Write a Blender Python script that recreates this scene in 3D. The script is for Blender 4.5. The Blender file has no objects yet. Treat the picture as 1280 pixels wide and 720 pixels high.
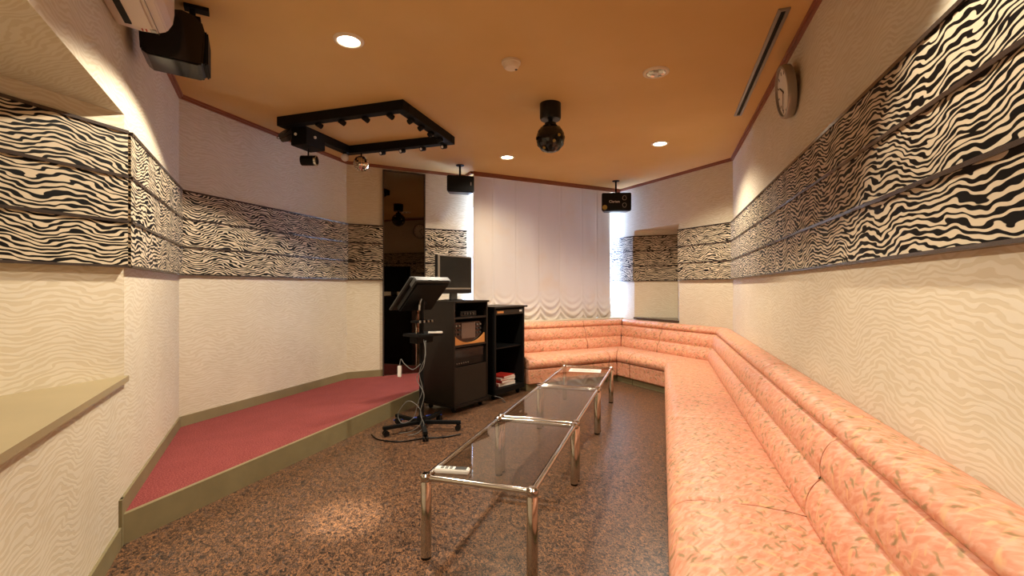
import bpy, bmesh, math, random
from mathutils import Vector, Matrix
random.seed(7)
S = bpy.context.scene
COL = S.collection
PI = math.pi
R2 = math.sqrt(.5)

# ---------------------------------------------------------------- camera, world, exposure
cam_d = bpy.data.cameras.new('camera'); cam = bpy.data.objects.new('camera', cam_d); COL.objects.link(cam)
cam_d.sensor_width = 36; cam_d.lens = 36*585/1280; cam_d.clip_start = .03
cam.location = (0, 0, 1.3); cam.rotation_euler = (PI/2, 0, math.radians(17.8))
S.camera = cam
S.view_settings.view_transform = 'Standard'; S.view_settings.look = 'None'
S.view_settings.gamma = 1; S.view_settings.use_curve_mapping = False
S.view_settings.exposure = 0.80
world = bpy.data.worlds.new('world'); S.world = world; world.use_nodes = True
bg = world.node_tree.nodes['Background']; bg.inputs[0].default_value = (.42, .60, 1, 1); bg.inputs[1].default_value = 20.0

LAMP_COL = (1, .88, .70)
# x, y, power, half-lit size: every ceiling downlight that is switched on
def spot(name, x, y, z, power, deg, blend=.35, col=LAMP_COL, size=.05):
    l = bpy.data.lights.new(name, 'SPOT'); l.energy = power; l.color = col
    l.spot_size = math.radians(deg); l.spot_blend = blend; l.shadow_soft_size = size
    o = bpy.data.objects.new(name, l); COL.objects.link(o); o.location = (x, y, z); return o

# ---------------------------------------------------------------- materials
def nt(name):
    m = bpy.data.materials.new(name); m.use_nodes = True
    n = m.node_tree.nodes; b = n['Principled BSDF']; return m, n, m.node_tree.links, b
def setp(b, col=None, rough=None, metal=None, spec=None):
    if col is not None: b.inputs['Base Color'].default_value = (*col, 1)
    if rough is not None: b.inputs['Roughness'].default_value = rough
    if metal is not None: b.inputs['Metallic'].default_value = metal
    if spec is not None: b.inputs['Specular IOR Level'].default_value = spec
def simple(name, col, rough=.5, metal=0, spec=.5, var=.12, scale=30, bump=0):
    m, n, l, b = nt(name); setp(b, col, rough, metal, spec)
    tc = n.new('ShaderNodeTexCoord'); no = n.new('ShaderNodeTexNoise'); no.inputs['Scale'].default_value = scale
    no.inputs['Detail'].default_value = 3
    l.new(tc.outputs['Object'], no.inputs['Vector'])
    mx = n.new('ShaderNodeMix'); mx.data_type = 'RGBA'
    mx.inputs[6].default_value = (*[c*(1-var) for c in col], 1); mx.inputs[7].default_value = (*[min(1, c*(1+var)) for c in col], 1)
    l.new(no.outputs['Fac'], mx.inputs[0]); l.new(mx.outputs[2], b.inputs['Base Color'])
    if bump:
        bp = n.new('ShaderNodeBump'); bp.inputs['Strength'].default_value = bump; bp.inputs['Distance'].default_value = .002
        l.new(no.outputs['Fac'], bp.inputs['Height']); l.new(bp.outputs[0], b.inputs['Normal'])
    return m
def math_n(n, l, op, a, b=None, c=None):
    q = n.new('ShaderNodeMath'); q.operation = op
    for i, v in enumerate((a, b, c)):
        if v is None: continue
        if isinstance(v, (int, float)): q.inputs[i].default_value = v
        else: l.new(v, q.inputs[i])
    return q.outputs[0]
def noise(n, l, vec, scale, sx=1, sy=1, detail=0, rot=0, dist=0, off=0):
    mp = n.new('ShaderNodeMapping'); mp.inputs['Rotation'].default_value[2] = rot
    mp.inputs['Location'].default_value = (off, off*.7, 0)
    l.new(vec, mp.inputs[0])
    mp2 = n.new('ShaderNodeMapping'); mp2.inputs['Scale'].default_value = (sx, sy, 1); l.new(mp.outputs[0], mp2.inputs[0])
    no = n.new('ShaderNodeTexNoise'); no.noise_dimensions = '2D'
    no.inputs['Scale'].default_value = scale; no.inputs['Detail'].default_value = detail; no.inputs['Distortion'].default_value = dist
    l.new(mp2.outputs[0], no.inputs['Vector']); return no.outputs['Fac']
def stripes(n, l, pitch, lo, hi, amp=1.0):
    uv = n.new('ShaderNodeUVMap'); sp = n.new('ShaderNodeSeparateXYZ'); l.new(uv.outputs[0], sp.inputs[0])
    k = .026/pitch
    ph = math_n(n, l, 'MULTIPLY', sp.outputs[1], 2*PI/pitch)
    a = noise(n, l, uv.outputs[0], 1, 7*k, 13*k)
    b = noise(n, l, uv.outputs[0], 1, 3.2*k, 1.8*k, off=3)
    c = noise(n, l, uv.outputs[0], 1, 15*k, 34*k, off=9)
    ph = math_n(n, l, 'MULTIPLY_ADD', a, 7*amp, ph); ph = math_n(n, l, 'MULTIPLY_ADD', b, 44*amp, ph)
    ph = math_n(n, l, 'MULTIPLY_ADD', c, 5*amp, ph)
    s = math_n(n, l, 'SINE', ph)
    w = noise(n, l, uv.outputs[0], 1, 8*k, 46*k, off=5)
    s = math_n(n, l, 'MULTIPLY_ADD', math_n(n, l, 'SUBTRACT', w, .5), 2.4, s)
    mr = n.new('ShaderNodeMapRange'); mr.interpolation_type = 'SMOOTHSTEP'
    mr.inputs['From Min'].default_value = lo; mr.inputs['From Max'].default_value = hi
    l.new(s, mr.inputs['Value']); return mr.outputs[0], uv.outputs[0]
def mat_zebra():
    m, n, l, b = nt('zebra_print'); setp(b, rough=.55, spec=.12)
    s, uv = stripes(n, l, .0215, -.02, .18)
    mx = n.new('ShaderNodeMix'); mx.data_type = 'RGBA'
    mx.inputs[6].default_value = (.005, .0045, .004, 1); mx.inputs[7].default_value = (.62, .52, .37, 1)
    l.new(s, mx.inputs[0]); l.new(mx.outputs[2], b.inputs['Base Color']); return m
def mat_wallpaper():
    m, n, l, b = nt('cream_wallpaper'); setp(b, rough=.7, spec=.25)
    s, uv = stripes(n, l, .023, -.35, .25)
    mx = n.new('ShaderNodeMix'); mx.data_type = 'RGBA'
    mx.inputs[6].default_value = (.64, .555, .40, 1); mx.inputs[7].default_value = (.71, .64, .50, 1)
    l.new(s, mx.inputs[0])
    big = noise(n, l, uv, 2.0, 1, 1, 4, off=2)
    mr = n.new('ShaderNodeMapRange'); mr.inputs['To Min'].default_value = .9; mr.inputs['To Max'].default_value = 1.06
    l.new(big, mr.inputs['Value'])
    hs = n.new('ShaderNodeHueSaturation'); l.new(mr.outputs[0], hs.inputs['Value']); l.new(mx.outputs[2], hs.inputs['Color'])
    l.new(hs.outputs[0], b.inputs['Base Color'])
    bp = n.new('ShaderNodeBump'); bp.inputs['Strength'].default_value = .18; bp.inputs['Distance'].default_value = .0015
    l.new(s, bp.inputs['Height']); l.new(bp.outputs[0], b.inputs['Normal']); return m
def ramp(n, fac, l, stops, interp='LINEAR'):
    r = n.new('ShaderNodeValToRGB'); r.color_ramp.interpolation = interp
    e = r.color_ramp.elements
    while len(e) < len(stops): e.new(.5)
    for i, (p, c) in enumerate(stops): e[i].position = p; e[i].color = (*c, 1)
    l.new(fac, r.inputs[0]); return r.outputs[0]
def mixc(n, l, fac, a, b, mode='MIX'):
    mx = n.new('ShaderNodeMix'); mx.data_type = 'RGBA'; mx.blend_type = mode
    for i, v in ((0, fac), (6, a), (7, b)):
        if isinstance(v, (int, float)): mx.inputs[i].default_value = v
        elif isinstance(v, tuple): mx.inputs[i].default_value = (*v, 1)
        else: l.new(v, mx.inputs[i])
    return mx.outputs[2]
def mat_floor():
    m, n, l, b = nt('mottled_vinyl_floor'); setp(b, rough=.3, spec=.4)
    uv = n.new('ShaderNodeUVMap').outputs[0]
    a = noise(n, l, uv, 34, 1, 1, 2, dist=1.2); c = noise(n, l, uv, 55, 1, 1.6, 2, rot=.8, dist=1.0, off=4); d = noise(n, l, uv, 40, 1.8, 1, 1, rot=-.6, dist=1.5, off=8)
    base = ramp(n, a, l, [(.30, (.026, .015, .011)), (.46, (.075, .042, .026)), (.56, (.155, .075, .036)), (.70, (.092, .066, .055))])
    k1 = ramp(n, c, l, [(.40, (1, 1, 1)), (.45, (0, 0, 0))])
    base = mixc(n, l, k1, base, (.012, .009, .008))
    k2 = ramp(n, d, l, [(.57, (0, 0, 0)), (.61, (1, 1, 1))])
    base = mixc(n, l, k2, base, (.25, .118, .055))
    l.new(base, b.inputs['Base Color'])
    r = n.new('ShaderNodeMapRange'); r.inputs['To Min'].default_value = .26; r.inputs['To Max'].default_value = .42
    l.new(a, r.inputs['Value']); l.new(r.outputs[0], b.inputs['Roughness'])
    bp = n.new('ShaderNodeBump'); bp.inputs['Strength'].default_value = .12; bp.inputs['Distance'].default_value = .001
    l.new(c, bp.inputs['Height']); l.new(bp.outputs[0], b.inputs['Normal']); return m
def mat_carpet():
    m, n, l, b = nt('red_carpet'); setp(b, rough=.95, spec=.1)
    uv = n.new('ShaderNodeUVMap').outputs[0]
    a = noise(n, l, uv, 130, 1, 1, 3); c = noise(n, l, uv, 5, 1, 1, 3, off=3)
    base = ramp(n, a, l, [(.3, (.12, .024, .026)), (.55, (.26, .058, .055)), (.75, (.42, .13, .11))])
    base = mixc(n, l, .35, base, mixc(n, l, c, (.20, .045, .04), (.36, .09, .08)))
    l.new(base, b.inputs['Base Color'])
    bp = n.new('ShaderNodeBump'); bp.inputs['Strength'].default_value = .6; bp.inputs['Distance'].default_value = .004
    l.new(a, bp.inputs['Height']); l.new(bp.outputs[0], b.inputs['Normal']); return m
def mat_sofa():
    m, n, l, b = nt('salmon_brushstroke_vinyl'); setp(b, rough=.43, spec=.35)
    uv = n.new('ShaderNodeUVMap').outputs[0]
    a = noise(n, l, uv, 20, 1, 3, 3, rot=.6, dist=.5); c = noise(n, l, uv, 12, 3.4, 1, 3, rot=.35, dist=.4, off=6)
    base = ramp(n, a, l, [(.30, (.62, .24, .14)), (.5, (.68, .31, .195)), (.68, (.73, .40, .28))])
    k = ramp(n, c, l, [(.56, (0, 0, 0)), (.72, (1, 1, 1))]); base = mixc(n, l, k, base, (.74, .42, .22))
    # scattered olive brush flecks: stretched voronoi cells, only some of them filled
    nz = n.new('ShaderNodeTexNoise'); nz.inputs['Scale'].default_value = 30; l.new(uv, nz.inputs['Vector'])
    wv_ = n.new('ShaderNodeVectorMath'); wv_.operation = 'MULTIPLY_ADD'; l.new(nz.outputs['Color'], wv_.inputs[0]); wv_.inputs[1].default_value = (.03, .03, 0); l.new(uv, wv_.inputs[2])
    for off, rot, col, sc in ((0, .7, (.22, .16, .06), 9), (11, -.35, (.27, .20, .09), 8.5), (5, .25, (.42, .24, .10), 12)):
        mp = n.new('ShaderNodeMapping'); mp.inputs['Rotation'].default_value[2] = rot; mp.inputs['Location'].default_value = (off, off, 0); l.new(wv_.outputs[0], mp.inputs[0])
        mp2 = n.new('ShaderNodeMapping'); mp2.inputs['Scale'].default_value = (1, 3.6, 1); l.new(mp.outputs[0], mp2.inputs[0])
        vo = n.new('ShaderNodeTexVoronoi'); vo.voronoi_dimensions = '2D'; vo.inputs['Scale'].default_value = sc; l.new(mp2.outputs[0], vo.inputs['Vector'])
        dk = ramp(n, vo.outputs['Distance'], l, [(.10, (1, 1, 1)), (.26, (0, 0, 0))])
        sx = n.new('ShaderNodeSeparateColor'); l.new(vo.outputs['Color'], sx.inputs[0])
        sel = math_n(n, l, 'GREATER_THAN', sx.outputs[0], .72)
        kk = math_n(n, l, 'MULTIPLY', math_n(n, l, 'MULTIPLY', dk, sel), .8)
        base = mixc(n, l, kk, base, col)
    l.new(base, b.inputs['Base Color'])
    w = noise(n, l, uv, 6, 1, 1, 3, off=2)
    bp = n.new('ShaderNodeBump'); bp.inputs['Strength'].default_value = .35; bp.inputs['Distance'].default_value = .02
    l.new(w, bp.inputs['Height']); l.new(bp.outputs[0], b.inputs['Normal']); return m
def mat_ceiling():
    m, n, l, b = nt('ochre_ceiling_paper'); setp(b, rough=.75, spec=.2)
    tc = n.new('ShaderNodeTexCoord').outputs['Object']
    no = n.new('ShaderNodeTexNoise'); no.inputs['Scale'].default_value = .9; no.inputs['Detail'].default_value = 5; l.new(tc, no.inputs['Vector'])
    c = ramp(n, no.outputs['Fac'], l, [(.3, (.62, .39, .145)), (.7, (.70, .47, .20))])
    n2 = n.new('ShaderNodeTexNoise'); n2.inputs['Scale'].default_value = 160; l.new(tc, n2.inputs['Vector'])
    bp = n.new('ShaderNodeBump'); bp.inputs['Strength'].default_value = .2; bp.inputs['Distance'].default_value = .002
    l.new(n2.outputs['Fac'], bp.inputs['Height']); l.new(bp.outputs[0], b.inputs['Normal'])
    l.new(c, b.inputs['Base Color']); return m
def mat_curtain():
    m, n, l, b = nt('curtain_cloth'); setp(b, (.62, .55, .50), rough=.9, spec=.1)
    uv = n.new('ShaderNodeUVMap').outputs[0]
    a = noise(n, l, uv, 120, 3, 1, 2); c = noise(n, l, uv, 2.2, 1, 1, 3, off=7)
    col = mixc(n, l, a, (.56, .49, .41), (.66, .59, .50)); col = mixc(n, l, ramp(n, c, l, [(.55, (0, 0, 0)), (.75, (.5, .5, .5))]), col, (.62, .48, .33))
    l.new(col, b.inputs['Base Color'])
    tr = n.new('ShaderNodeBsdfTranslucent'); l.new(col, tr.inputs[0])
    ms = n.new('ShaderNodeMixShader'); ms.inputs[0].default_value = .012
    l.new(b.outputs[0], ms.inputs[1]); l.new(tr.outputs[0], ms.inputs[2]); l.new(ms.outputs[0], n['Material Output'].inputs[0]); return m
def mat_glass():
    m, n, l, b = nt('smoked_glass')
    n.remove(b); g = n.new('ShaderNodeBsdfGlossy'); g.inputs['Roughness'].default_value = .01
    t = n.new('ShaderNodeBsdfTransparent'); t.inputs[0].default_value = (.84, .83, .79, 1)
    fr = n.new('ShaderNodeFresnel'); fr.inputs[0].default_value = 1.5; ge = n.new('ShaderNodeNewGeometry')
    ms = n.new('ShaderNodeMixShader'); l.new(math_n(n, l, 'MULTIPLY', fr.outputs[0], math_n(n, l, 'SUBTRACT', 1, ge.outputs['Backfacing'])), ms.inputs[0]); l.new(t.outputs[0], ms.inputs[1]); l.new(g.outputs[0], ms.inputs[2])
    l.new(ms.outputs[0], n['Material Output'].inputs[0]); return m
def mat_pane():
    m, n, l, b = nt('window_glass')
    n.remove(b); t = n.new('ShaderNodeBsdfTransparent'); t.inputs[0].default_value = (.95, .97, 1, 1)
    g = n.new('ShaderNodeBsdfGlossy'); g.inputs['Roughness'].default_value = .02
    fr = n.new('ShaderNodeFresnel'); ge = n.new('ShaderNodeNewGeometry'); ms = n.new('ShaderNodeMixShader')
    l.new(math_n(n, l, 'MULTIPLY', fr.outputs[0], math_n(n, l, 'SUBTRACT', 1, ge.outputs['Backfacing'])), ms.inputs[0]); l.new(t.outputs[0], ms.inputs[1]); l.new(g.outputs[0], ms.inputs[2])
    l.new(ms.outputs[0], n['Material Output'].inputs[0]); return m
def emis(name, col, st):
    m, n, l, b = nt(name); setp(b, col, .5); b.inputs['Emission Color'].default_value = (*col, 1); b.inputs['Emission Strength'].default_value = st; return m

M = dict(
    zebra=mat_zebra(), paper=mat_wallpaper(), floor=mat_floor(), carpet=mat_carpet(), sofa=mat_sofa(), ceil=mat_ceiling(),
    curtain=mat_curtain(), glass=mat_glass(), pane=mat_pane(),
    olive=simple('olive_painted_board', (.23, .19, .095), .5, var=.18, scale=6),
    ledge=simple('olive_laminate', (.34, .27, .15), .42, var=.1, scale=5),
    crown=simple('reddish_wood_moulding', (.26, .085, .04), .4, var=.15, scale=20),
    rail=simple('bronze_rail', (.10, .08, .07), .25, .6, var=.1),
    chrome=simple('chrome', (.56, .54, .50), .12, 1, var=.02),
    black=simple('black_plastic', (.005, .005, .005), .35, spec=.3, var=.2),
    gloss=simple('glossy_black', (.006, .006, .006), .12, var=.2),
    matte=simple('black_metal', (.003, .003, .003), .6, spec=.2, var=.2),
    rackm=simple('dark_brown_laminate', (.011, .008, .006), .42, spec=.3, var=.25, scale=8),
    rackp=simple('brown_panel', (.022, .016, .011), .5, spec=.3, var=.2, scale=8),
    grey=simple('grey_plastic', (.045, .045, .042), .35, var=.1),
    silver=simple('silver_plastic', (.30, .27, .23), .3, .4, var=.06),
    screen=simple('dark_screen', (.006, .006, .007), .18, var=.05),
    lcd=simple('brown_lcd', (.13, .085, .065), .3, var=.08),
    wood=simple('orange_wood', (.62, .26, .07), .35, var=.2, scale=12),
    white=simple('white_plastic', (.75, .73, .68), .35, var=.04),
    acw=simple('aged_white_plastic', (.68, .56, .46), .4, var=.05, scale=4),
    red=simple('red_plastic', (.50, .03, .02), .4, var=.1),
    paperw=simple('printed_paper', (.78, .74, .66), .6, var=.05),
    frame=simple('white_window_frame', (.75, .76, .78), .4, var=.03),
    lampw=simple('lamp_trim_white', (.78, .66, .50), .45, var=.03),
    amber=simple('amber_lens', (.35, .25, .05), .2, var=.1),
    cable=simple('grey_cable', (.16, .16, .15), .5, var=.05),
    blue=simple('blue_cable', (.02, .06, .45), .4, var=.05),
    brass=simple('tan_cord', (.60, .42, .26), .6, var=.1),
    smoke=simple('smoked_mirror', (.12, .10, .082), .015, 1, var=.01),
    tile=simple('mirror_tile', (.85, .78, .66), .08, 1, var=.1, scale=60),
    lamp_on=emis('lit_lamp', (1, .90, .72), 14), lamp_off=simple('lamp_reflector', (.75, .72, .66), .12, 1, var=.05),
)

# ---------------------------------------------------------------- mesh helpers
def box_uv(bm, frame=None):
    uvl = bm.loops.layers.uv.verify()
    for f in bm.faces:
        nrm = f.normal
        if abs(nrm.z) > .8:
            for lp in f.loops: lp[uvl].uv = (lp.vert.co.x, lp.vert.co.y)
        else:
            t = Vector((-nrm.y, nrm.x, 0))
            if t.length < 1e-6: t = Vector((1, 0, 0))
            t.normalize()
            for lp in f.loops: lp[uvl].uv = (lp.vert.co.dot(t)+.37*nrm.x+3.1*nrm.y, lp.vert.co.z)
def obj(name, bm, mat, parent=None, smooth=False, uv=True, auto=False, loc=None, bevel=0):
    bm.normal_update()
    if bevel:
        es = [e for e in bm.edges if len(e.link_faces) == 2 and e.calc_face_angle(0) > .6]
        bmesh.ops.bevel(bm, geom=es, offset=bevel, segments=2, affect='EDGES', clamp_overlap=True); bm.normal_update()
    if uv and not bm.loops.layers.uv: box_uv(bm)
    me = bpy.data.meshes.new(name); bm.to_mesh(me); bm.free()
    me.materials.append(mat)
    if smooth: me.polygons.foreach_set('use_smooth', [True]*len(me.polygons))
    if auto: me.set_sharp_from_angle(angle=math.radians(35))
    o = bpy.data.objects.new(name, me); COL.objects.link(o)
    if parent: o.parent = parent
    if loc: o.location = loc
    return o
def B(): return bmesh.new()
def box(bm, x0, x1, y0, y1, z0, z1, mtx=None):
    vs = [bm.verts.new(((x0, x1)[i & 1], (y0, y1)[i >> 1 & 1], (z0, z1)[i >> 2])) for i in range(8)]
    for q in ((0, 2, 3, 1), (4, 5, 7, 6), (0, 1, 5, 4), (2, 6, 7, 3), (0, 4, 6, 2), (1, 3, 7, 5)): bm.faces.new([vs[i] for i in q])
    if mtx: bmesh.ops.transform(bm, matrix=mtx, verts=vs)
    return vs
def cyl(bm, p0, p1, r, r1=None, seg=16, caps=True):
    p0 = Vector(p0); p1 = Vector(p1); r1 = r if r1 is None else r1
    ax = (p1-p0).normalized(); a = ax.orthogonal().normalized(); b = ax.cross(a)
    r0s = [bm.verts.new(p0+(a*math.cos(2*PI*i/seg)+b*math.sin(2*PI*i/seg))*r) for i in range(seg)]
    r1s = [bm.verts.new(p1+(a*math.cos(2*PI*i/seg)+b*math.sin(2*PI*i/seg))*r1) for i in range(seg)]
    for i in range(seg): bm.faces.new((r0s[i], r0s[(i+1) % seg], r1s[(i+1) % seg], r1s[i]))
    if caps: bm.faces.new(r0s[::-1]); bm.faces.new(r1s)
def lathe(bm, prof, c=(0, 0, 0), seg=24, ax='z'):
    rings = []
    for r, z in prof:
        if r < 1e-5: rings.append([bm.verts.new((c[0], c[1], c[2]+z))])
        else: rings.append([bm.verts.new((c[0]+r*math.cos(2*PI*i/seg), c[1]+r*math.sin(2*PI*i/seg), c[2]+z)) for i in range(seg)])
    for a, b in zip(rings, rings[1:]):
        for i in range(seg):
            j = (i+1) % seg
            if len(a) == 1 and len(b) == 1: continue
            if len(a) == 1: bm.faces.new((a[0], b[j], b[i]))
            elif len(b) == 1: bm.faces.new((a[i], a[j], b[0]))
            else: bm.faces.new((a[i], a[j], b[j], b[i]))
def tube(bm, pts, r, seg=8, caps=True):
    pts = [Vector(p) for p in pts]; rings = []; up = Vector((0, 0, 1)); prev = None
    for i, p in enumerate(pts):
        t = (pts[min(i+1, len(pts)-1)]-pts[max(i-1, 0)]).normalized()
        a = (prev - t*prev.dot(t)).normalized() if prev is not None and (prev - t*prev.dot(t)).length > 1e-4 else t.orthogonal().normalized()
        prev = a; b = t.cross(a)
        rings.append([bm.verts.new(p+(a*math.cos(2*PI*k/seg)+b*math.sin(2*PI*k/seg))*r) for k in range(seg)])
    for u, v in zip(rings, rings[1:]):
        for k in range(seg): bm.faces.new((u[k], u[(k+1) % seg], v[(k+1) % seg], v[k]))
    if caps: bm.faces.new(rings[0][::-1]); bm.faces.new(rings[-1])
def spline(cps, n=8):
    cps = [Vector(c) for c in cps]; P = [cps[0]]+cps+[cps[-1]]; out = []
    for i in range(1, len(P)-2):
        a, b, c, d = P[i-1:i+3]
        for k in range(n):
            t = k/n; out.append(.5*((2*b)+(c-a)*t+(2*a-5*b+4*c-d)*t*t+(3*b-a-3*c+d)*t**3))
    out.append(cps[-1]); return out
def prism(bm, poly, z0, z1):
    lo = [bm.verts.new((x, y, z0)) for x, y in poly]; hi = [bm.verts.new((x, y, z1)) for x, y in poly]
    k = len(poly)
    for i in range(k): bm.faces.new((lo[i], lo[(i+1) % k], hi[(i+1) % k], hi[i]))
    bm.faces.new(lo[::-1]); bm.faces.new(hi); bmesh.ops.recalc_face_normals(bm, faces=bm.faces[:])
def tag(o, label, cat, group=None):
    o['label'] = label; o['category'] = cat
    if group: o['group'] = group
    return o
def thing(name, label, cat, loc=(0, 0, 0), rotz=0, group=None):
    o = bpy.data.objects.new(name, None); o.empty_display_size = .05; COL.objects.link(o); o.location = loc; o.rotation_euler = (0, 0, rotz)
    return tag(o, label, cat, group)
def struct(name, bm, mat, **k):
    o = obj(name, bm, mat, **k); o['kind'] = 'structure'; return o
def dup(root, loc=None, rotz=None, label=None):
    r = root.copy(); COL.objects.link(r)
    if loc is not None: r.location = loc
    if rotz is not None: r.rotation_euler = (0, 0, rotz)
    if label: r['label'] = label
    for ch in list(root.children):
        c = ch.copy(); COL.objects.link(c); c.parent = r
        for g in ch.children:
            d = g.copy(); COL.objects.link(d); d.parent = c
    return r

# ---------------------------------------------------------------- room geometry
H = 2.90
XR = .83; XL = -3.80
W1 = 5.05      # far right chamfer: x+y = W1*sqrt2
W0 = -.68      # near left chamfer
V1 = 6.22      # far wall: y-x = V1*sqrt2
VC = 5.97      # curtain line
YB = -1.0
def wv(w, v): return ((w-v)*R2, (w+v)*R2)
q2 = math.sqrt(2)
A0 = (XR, YB); A1 = (XR, W1*q2-XR); A2 = wv(W1, V1); A3 = (XL, V1*q2+XL); A4 = (XL, W0*q2-XL); A5 = (W0*q2-YB, YB)
ROOM = [A0, A1, A2, A3, A4, A5]
LR0 = (-2.66, W0*q2+2.66); LRy = .35; LR1 = (W0*q2-LRy, LRy)          # left recess
RR0 = wv(W1, 5.637); RR1 = wv(W1, 4.733)                               # right recess
LEDGE = .845; SOF = 2.20
WIN_W0 = 2.52; WIN_Z0 = .86; WIN_Z1 = 2.80

def wall(name, a, b, z0, z1, th=.10, mat='paper', ext0=0, ext1=0):
    """slab from a to b, inner face on the line, thickness outward (room lies to the left of a->b)"""
    a = Vector(a); b = Vector(b); t = (b-a).normalized(); nrm = Vector((t.y, -t.x))
    a = a-t*ext0; b = b+t*ext1
    bm = B(); prism(bm, [tuple(a), tuple(b), tuple(b+nrm*th), tuple(a+nrm*th)], z0, z1)
    return bm, M[mat]
def walls(name, segs):
    big = B()
    for (a, b, z0, z1) in segs:
        s, _ = wall('', a, b, z0, z1); me = bpy.data.meshes.new('t'); s.to_mesh(me); s.free(); big.from_mesh(me); bpy.data.meshes.remove(me)
    return struct(name, big, M['paper'])
bm = B(); prism(bm, [(-4.2, -1.3), (1.2, -1.3), (1.2, 8.6), (-4.2, 8.6)], -.08, 0); struct('floor', bm, M['floor'])
bm = B(); prism(bm, [(-4.2, -1.3), (1.2, -1.3), (1.2, 8.6), (-4.2, 8.6)], H, H+.1); struct('ceiling', bm, M['ceil'])
walls('wall_right', [(A0, A1, 0, H)])
walls('wall_back', [(A5, A0, 0, H)])
walls('wall_left', [(A3, A4, 0, H)])
# near left chamfer with its recess (triangular in plan)
def prism_struct(name, polys, mat='paper'):
    bm = B()
    for poly, z0, z1 in polys:
        s = B(); prism(s, poly, z0, z1); me = bpy.data.meshes.new('t'); s.to_mesh(me); s.free(); bm.from_mesh(me); bpy.data.meshes.remove(me)
    return struct(name, bm, M[mat])
tri = [LR0, (LR0[0], LRy), LR1]                      # open niche
outer = [A4, (A4[0]-.1, A4[1]-.14), (LR0[0]-.1, LRy-.1), (A5[0]-.1, A5[1]-.14), A5]
prism_struct('wall_left_near', [([A4, LR0, (LR0[0]-.1, LR0[1]-.02), (A4[0]-.02, A4[1]-.12)], 0, H),
    ([LR0, (LR0[0]-.1, LR0[1]-.02), (LR0[0]-.1, LRy-.1), (LR0[0], LRy)], 0, H),
    ([(LR0[0], LRy), (LR0[0]-.1, LRy-.1), (LR1[0], LRy-.1), LR1], 0, H),
    ([LR1, (LR1[0]-.05, LR1[1]-.1), (A5[0]-.05, A5[1]-.1), A5], 0, H),
    ([LR0, (LR0[0], LRy), LR1], 0, LEDGE-.03), ([LR0, (LR0[0], LRy), LR1], SOF, H)])
# far right chamfer with its recess
RRc = (RR1[0], RR0[1])
prism_struct('wall_right_far', [([A1, (A1[0]+.06, A1[1]+.1), (RR1[0]+.1, RR1[1]+.1), RR1], 0, H),
    ([RR1, (RR1[0]+.1, RR1[1]+.1), (RRc[0]+.1, RRc[1]+.1), RRc], 0, H),
    ([RRc, (RRc[0]+.1, RRc[1]+.1), (RR0[0]-.02, RR0[1]+.1), RR0], 0, H),
    ([RR0, (RR0[0]+.03, RR0[1]+.1), (A2[0]-.15, A2[1]+.35), (A2[0]-.21, A2[1]+.21)], 0, H),
    ([RR0, RRc, RR1], 0, LEDGE-.03), ([RR0, RRc, RR1], SOF, H)])
# far wall with the window opening
FW = [(wv(WIN_W0, V1), wv(.846, V1), 0, H), (wv(W1, V1), wv(WIN_W0, V1), 0, WIN_Z0), (wv(W1, V1), wv(WIN_W0, V1), WIN_Z1, H)]
walls('wall_far', FW)
# window frame + panes (frame sits in the opening)
MV = Matrix(((R2, -R2, 0, 0), (R2, R2, 0, 0), (0, 0, 1, 0), (0, 0, 0, 1)))   # (w, v, z) -> world
def wbox(bm, w0, w1, v0, v1, z0, z1): box(bm, w0, w1, v0, v1, z0, z1, MV)
win = struct('window_1', (lambda b: (wbox(b, WIN_W0, W1, V1+.05, V1+.055, WIN_Z0, WIN_Z1), b)[1])(B()), M['pane'])
bm = B()
for w in (WIN_W0+.025, 3.78, W1-.025): wbox(bm, w-.025, w+.025, V1+.02, V1+.09, WIN_Z0, WIN_Z1)
for z in (WIN_Z0+.025, WIN_Z1-.025): wbox(bm, WIN_W0, W1, V1+.02, V1+.09, z-.025, z+.025)
fr = obj('window_frame', bm, M['frame'], parent=win)
bm = B(); wbox(bm, WIN_W0, W1, V1-.10, V1+.02, WIN_Z0-.03, WIN_Z0); obj('window_sill', bm, M['frame'], parent=win)
# stage
ST_X = -2.60; ST = .15
stage = [(ST_X, W0*q2-ST_X), A4, A3, (ST_X, V1*q2+ST_X)]
bm = B(); prism(bm, stage[::-1], 0, ST-.012); struct('floor_stage', bm, M['olive'])
bm = B(); prism(bm, [(x-(.022 if x == ST_X else 0), y) for x, y in stage][::-1], ST-.012, ST); struct('floor_stage_carpet', bm, M['carpet'])
bm = B(); prism(bm, [(ST_X-.022, W0*q2-ST_X+.02), (ST_X+.004, W0*q2-ST_X+.0), (ST_X+.004, V1*q2+ST_X), (ST_X-.022, V1*q2+ST_X)], 0.0, ST+.002); struct('trim_1', bm, M['olive'])
# skirting: strips along the wall lines
def strip(bm, a, b, z0, z1, d):
    a = Vector(a); b = Vector(b); t = (b-a).normalized(); nrm = Vector((-t.y, t.x))
    s = B(); prism(s, [tuple(a), tuple(b), tuple(b+nrm*d), tuple(a+nrm*d)], z0, z1)
    me = bpy.data.meshes.new('t'); s.to_mesh(me); s.free(); bm.from_mesh(me); bpy.data.meshes.remove(me)
SC = (ST_X, W0*q2-ST_X)
bm = B(); strip(bm, A3, A4, ST, ST+.085, .012); strip(bm, A4, SC, ST, ST+.085, .012); struct('baseboard_left', bm, M['olive'])
bm = B(); strip(bm, (SC[0]+.005, SC[1]-.005), A5, 0, .10, .012); strip(bm, (SC[0]-.02, SC[1]+.02), (SC[0]+.012, SC[1]-.012), 0, ST+.085, .014); struct('baseboard_left_near', bm, M['olive'])
bm = B(); strip(bm, wv(1.29, V1), wv(.846, V1), ST, ST+.085, .012); strip(bm, wv(2.46, V1), wv(1.86, V1), ST, ST+.085, .012); struct('baseboard_far', bm, M['olive'])
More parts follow.
